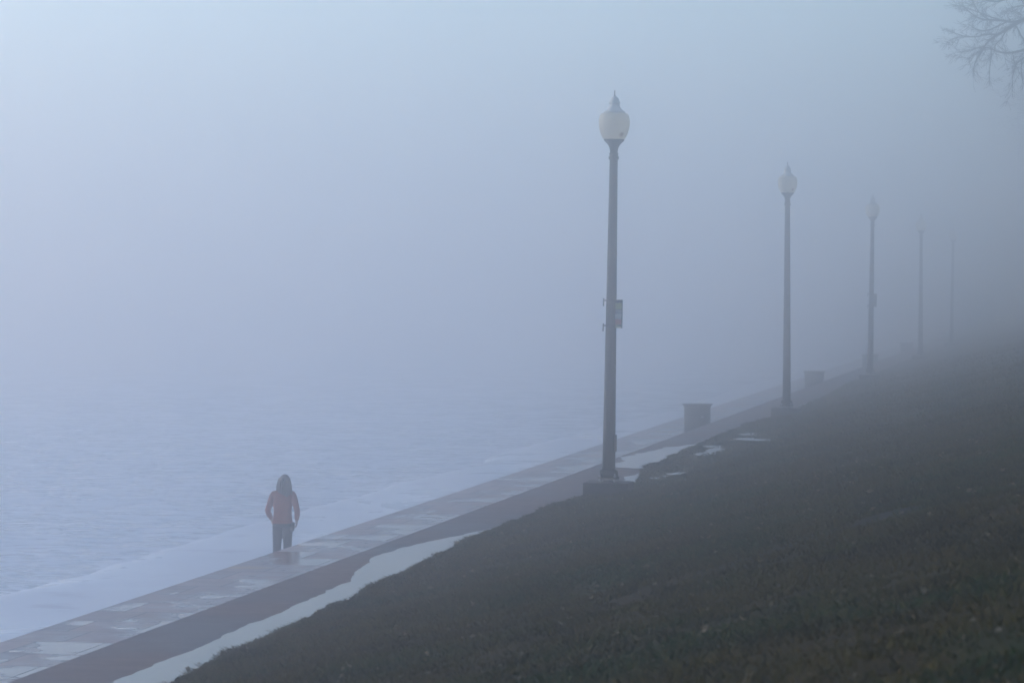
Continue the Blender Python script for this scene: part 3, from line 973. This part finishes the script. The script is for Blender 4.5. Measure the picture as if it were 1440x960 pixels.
def build_person():
    skin = simple('skin_tone', (0.34, 0.20, 0.14), (0.42, 0.26, 0.19), 20, 0.5, bump=0.05)
    jacket = simple('red_fleece', (0.27, 0.034, 0.008), (0.37, 0.050, 0.013), 25, 0.85, bump=0.4)
    jeans = simple('dark_denim', (0.018, 0.022, 0.032), (0.030, 0.036, 0.048), 40, 0.85, bump=0.3)
    hairm = simple('brown_hair', (0.060, 0.032, 0.018), (0.12, 0.068, 0.038), 60, 0.6, bump=0.5)
    shoe = simple('black_shoe', (0.02, 0.02, 0.022), (0.04, 0.04, 0.042), 20, 0.6)
    bagm = simple('black_pouch', (0.018, 0.018, 0.02), (0.03, 0.03, 0.034), 20, 0.7)
    root = empty('person', (-12.90, 51.7, -1.535), (0, 0, R(8)))
    tag(root, 'person with long hair walking away in a red jacket and dark jeans', 'person')
    HX = 0.035      # head carried slightly to the right
    sL, eL, wL = Vector((-0.150, 0.0, 1.395)), Vector((-0.240, -0.05, 1.115)), Vector((-0.190, 0.085, 0.965))
    sR, eR, wR = Vector((0.170, 0.0, 1.395)), Vector((0.245, -0.055, 1.105)), Vector((0.222, 0.075, 0.945))
    hipL, kL, aL = Vector((-0.080, 0, 0.90)), Vector((-0.098, 0.03, 0.48)), Vector((-0.108, -0.045, 0.085))
    hipR, kR, aR = Vector((0.082, 0, 0.90)), Vector((0.070, 0.07, 0.49)), Vector((0.052, 0.12, 0.085))
    bm = bmesh.new()
    Zv = (0, 0, 1)
    loft(bm, [((0, 0, 0.865), 0.08, 0.06, Zv), ((0, 0, 0.90), 0.125, 0.10, Zv), ((0, 0, 0.96), 0.135, 0.10, Zv), ((0, 0, 1.08), 0.115, 0.085, Zv), ((0.004, 0, 1.22), 0.130, 0.098, Zv),
              ((0.008, -0.003, 1.34), 0.148, 0.095, Zv), ((0.01, -0.004, 1.41), 0.130, 0.078, Zv), ((0.014, 0, 1.46), 0.070, 0.055, Zv), ((0.022, 0.005, 1.50), 0.052, 0.052, Zv), ((0.033, 0.012, 1.57), 0.052, 0.056, Zv)], 28)
    parts = [bm]
    def chain(ps, sub=2):
        return skin_bm(ps, [(i, i + 1) for i in range(len(ps) - 1)], 0, sub)
    for s_, e_, w_ in ((sL, eL, wL), (sR, eR, wR)):
        inner = s_.lerp(Vector((0, 0, 1.40)), 0.45)
        d_ = (w_ - e_).normalized()
        parts.append(chain([(*inner, 0.060), (*s_, 0.056), (*s_.lerp(e_, 0.5), 0.048), (*e_, 0.040), (*e_.lerp(w_, 0.35), 0.039), (*w_, 0.027), (*(w_ + d_ * 0.045), 0.024)]))
    for h_, k_, a_ in ((hipL, kL, aL), (hipR, kR, aR)):
        parts.append(chain([(*(h_ + Vector((0, 0, -0.01))), 0.070), (*h_.lerp(k_, 0.5), 0.062), (*k_, 0.055), (*k_.lerp(a_, 0.35), 0.052), (*a_, 0.038), (a_.x, a_.y + 0.01, 0.055, 0.036)]))
        parts.append(chain([(a_.x, a_.y - 0.03, 0.045, 0.034), (a_.x, a_.y + 0.06, 0.042, 0.034), (a_.x, a_.y + 0.15, 0.030, 0.024)]))
    # head and face (face looks along +Y, away from the camera)
    bm = bmesh.new()
    hc = Vector((HX, 0.02, 1.595))
    ball(bm, hc + Vector((0, -0.01, 0.015)), (0.073, 0.092, 0.088), 28)
    ball(bm, hc + Vector((0, 0.018, -0.035)), (0.056, 0.070, 0.078), 24)
    ball(bm, hc + Vector((0, 0.094, -0.022)), (0.011, 0.018, 0.020), 12)
    ball(bm, hc + Vector((0, 0.086, -0.004)), (0.008, 0.012, 0.026), 12)
    for s in (-1, 1):
        ball(bm, hc + Vector((s * 0.030, 0.073, 0.006)), (0.014, 0.011, 0.009), 12)
        ball(bm, hc + Vector((s * 0.030, 0.077, 0.020)), (0.020, 0.010, 0.005), 12)
        ball(bm, hc + Vector((s * 0.075, -0.005, -0.01)), (0.008, 0.018, 0.030), 12)
    ball(bm, hc + Vector((0, 0.082, -0.056)), (0.023, 0.009, 0.006), 12)
    ball(bm, hc + Vector((0, 0.078, -0.068)), (0.020, 0.010, 0.006), 12)
    ball(bm, hc + Vector((0, 0.068, -0.096)), (0.022, 0.018, 0.016), 12)
    parts.append(bm)
    # hands: palm, four bent fingers, thumb
    for s, w, e in ((-1, wL, eL), (1, wR, eR)):
        d = (w - e).normalized()
        d = (d + Vector((0, 0.05, -0.5))).normalized()
        side = Vector((0, 1, 0)); side = (side - d * side.dot(d)).normalized()   # thumb side points forward
        inn = Vector((-s, 0, 0)); inn = (inn - d * inn.dot(d) - side * inn.dot(side)).normalized()
        bm = bmesh.new()
        b0 = w + d * 0.045
        rot = Matrix((side, inn, d)).transposed()
        bmesh.ops.create_uvsphere(bm, u_segments=16, v_segments=10, radius=1, matrix=Matrix.Translation(b0) @ rot.to_4x4() @ Matrix.Diagonal((0.040, 0.017, 0.052, 1)))
        parts.append(bm)
        for k, (o_, ln) in enumerate(((0.030, 0.068), (0.010, 0.076), (-0.010, 0.071), (-0.029, 0.056))):
            p0 = w + d * 0.055 + side * o_ * 0.8
            p1 = w + d * 0.095 + side * o_
            p2 = p1 + (d * 0.8 + inn * 0.6).normalized() * ln * 0.42
            p3 = p2 + (d * 0.25 + inn * 0.97).normalized() * ln * 0.33
            p4 = p3 + (-d * 0.35 + inn * 0.9).normalized() * ln * 0.25
            parts.append(skin_bm([(*p0, 0.009), (*p1, 0.0088), (*p2, 0.0082), (*p3, 0.0075), (*p4, 0.0065)], [(0, 1), (1, 2), (2, 3), (3, 4)], 0, 1))
        q0 = w + d * 0.018 + side * 0.018
        q1 = w + d * 0.048 + side * 0.044 + inn * 0.010
        q2 = w + d * 0.078 + side * 0.052 + inn * 0.022
        q3 = w + d * 0.098 + side * 0.048 + inn * 0.030
        parts.append(skin_bm([(*q0, 0.011), (*q1, 0.011), (*q2, 0.009), (*q3, 0.0075)], [(0, 1), (1, 2), (2, 3)], 0, 1))
    merge(parts, 0.006, 'body', skin, root, 1)
    # jacket
    bm = bmesh.new()
    Zx = (0, 0, 1)
    loft(bm, [((0.0, 0.0, 0.905), 0.158, 0.125, Zx), ((0.0, 0.0, 0.93), 0.165, 0.13, Zx), ((0.0, 0, 1.02), 0.150, 0.12, Zx), ((0.0, 0, 1.12), 0.146, 0.115, Zx),
              ((0.004, 0, 1.24), 0.160, 0.124, Zx), ((0.008, -0.005, 1.34), 0.176, 0.122, Zx), ((0.01, -0.01, 1.40), 0.165, 0.11, Zx), ((0.012, -0.006, 1.45), 0.110, 0.085, Zx), ((0.02, 0.0, 1.495), 0.075, 0.068, Zx), ((0.022, 0.004, 1.515), 0.066, 0.062, Zx)], 32)
    ps = [bm]
    rj = lambda a, b, c, ra, rb, rc: skin_bm([(*(a.lerp(Vector((0, 0, 1.40)), 0.35)), ra), (*a, ra), (*a.lerp(b, 0.5), (ra + rb) / 2 * 0.98), (*b, rb), (*b.lerp(c, 0.5), rb * 0.96), (*b.lerp(c, 0.93), rc)],
                                            [(0, 1), (1, 2), (2, 3), (3, 4), (4, 5)], 0, 2)
    ps.append(rj(sL + Vector((0, 0, -0.01)), eL, wL, 0.064, 0.051, 0.038))
    ps.append(rj(sR + Vector((0, 0, -0.01)), eR, wR, 0.064, 0.051, 0.038))
    merge(ps, 0.0085, 'jacket', jacket, root, 2)
    # jeans
    bm = bmesh.new()
    loft(bm, [((0, 0, 0.84), 0.150, 0.115, Zx), ((0, 0, 0.93), 0.150, 0.112, Zx), ((0, 0, 0.99), 0.135, 0.10, Zx)], 28)
    ps = [bm]
    for h, k, a in ((hipL, kL, aL), (hipR, kR, aR)):
        b = bmesh.new()
        t1 = (k - h).normalized() * -1; t2 = (a - k).normalized() * -1
        loft(b, [(a + Vector((0, -0.005, -0.02)), 0.066, 0.074, t2), (a + Vector((0, 0, 0.08)), 0.062, 0.068, t2), (a.lerp(k, 0.55), 0.065, 0.070, t2), (k, 0.066, 0.074, (t1 + t2)), (k.lerp(h, 0.5), 0.078, 0.088, t1), (h + Vector((0, 0, -0.02)), 0.086, 0.104, t1)], 24)
        ps.append(b)
    merge(ps, 0.0085, 'jeans', jeans, root, 2)
    for a, yw in ((aL, 0.0), (aR, 0.0)):
        bm = bmesh.new()
        s0 = 0.0
        loft(bm, [((a.x, a.y - 0.075, 0.045), 0.036, 0.035, (0, 1, 0.0)), ((a.x, a.y - 0.04, 0.052), 0.045, 0.052, (0, 1, 0)), ((a.x, a.y + 0.04, 0.055), 0.046, 0.054, (0, 1, 0)),
                  ((a.x, a.y + 0.12, 0.042), 0.050, 0.040, (0, 1, 0)), ((a.x, a.y + 0.18, 0.032), 0.044, 0.029, (0, 1, 0)), ((a.x, a.y + 0.205, 0.026), 0.026, 0.020, (0, 1, 0))], 18)
        for v in bm.verts:
            if v.co.z < 0.006: v.co.z = 0.006
        mesh_obj('shoe', bm, shoe, root)
    # long loose hair: a mass of locks from the crown down past the shoulders
    rng = random.Random(4)
    bm = bmesh.new()
    ball(bm, hc + Vector((0, -0.02, 0.020)), (0.081, 0.096, 0.092), 24)
    ps = [bm]
    bm = bmesh.new()
    loft(bm, [((HX + 0.010, -0.098, 1.33), 0.045, 0.020, Zx), ((HX + 0.006, -0.092, 1.385), 0.095, 0.032, Zx), ((HX + 0.003, -0.080, 1.45), 0.120, 0.046, Zx), ((HX, -0.058, 1.53), 0.100, 0.055, Zx), ((HX, -0.03, 1.61), 0.080, 0.07, Zx), ((HX, -0.015, 1.66), 0.055, 0.06, Zx)], 24)
    ps.append(bm)
    bm = bmesh.new()
    for i in range(70):
        a = R(rng.uniform(175, 365)) if i < 55 else R(rng.choice((rng.uniform(150, 180), rng.uniform(0, 30))))
        c = Vector((HX + 0.083 * math.cos(a), -0.02 + 0.092 * math.sin(a), 1.62 + rng.uniform(-0.02, 0.03)))
        endz = 1.36 + rng.uniform(-0.05, 0.08)
        spread = rng.uniform(1.0, 1.65)
        e = Vector((HX + 0.083 * math.cos(a) * spread + rng.gauss(0, 0.008), -0.02 + 0.085 * math.sin(a) * 1.0 - 0.02, endz))
        m = c.lerp(e, 0.5) + Vector((0.012 * math.cos(a), 0.01 * math.sin(a), 0)) + Vector((rng.gauss(0, 0.006), rng.gauss(0, 0.006), 0))
        add_tube(bm, smooth_pts([c, m, e], 1), [0.013, 0.013, 0.011, 0.006, 0.003][:len(smooth_pts([c, m, e], 1))] if len(smooth_pts([c, m, e], 1)) <= 5 else list(np.linspace(0.013, 0.003, len(smooth_pts([c, m, e], 1)))), 6)
    ps.append(bm)
    merge(ps, 0.005, 'hair', hairm, root, 1)
    # pouch at the right hip
    bm = bmesh.new()
    add_box(bm, (0.165, -0.01, 0.855), (0.055, 0.13, 0.15), Matrix.Rotation(R(6), 3, 'Y'), bevel=0.02)
    mesh_obj('hip_pouch', bm, bagm, root, autos=50)
build_person()

# ------------------------------------------------------------------ fog: one closed box round everything
def build_haze():
    bm = bmesh.new()
    x0, x1, y0, y1, z0, z1 = -640, 440, -100, 600, -4.2, 19.6
    add_box(bm, ((x0 + x1) / 2, (y0 + y1) / 2, (z0 + z1) / 2), (x1 - x0, y1 - y0, z1 - z0))
    m = bpy.data.materials.new('fog_air')
    m.use_nodes = True
    t = m.node_tree
    t.nodes.remove(t.nodes['Principled BSDF'])
    v = t.nodes.new('ShaderNodeVolumePrincipled')
    v.inputs['Color'].default_value = (0.963, 0.944, 0.950, 1)
    v.inputs['Density'].default_value = FOG_DENSITY
    v.inputs['Anisotropy'].default_value = FOG_G
    t.links.new(v.outputs[0], t.nodes['Material Output'].inputs['Volume'])
    o = mesh_obj('haze', bm, m, smooth=False)
    tag(o, kind='stuff')
    o['label'] = 'pale blue-grey fog filling the air over lake and shore'
    o['category'] = 'fog'
build_haze()
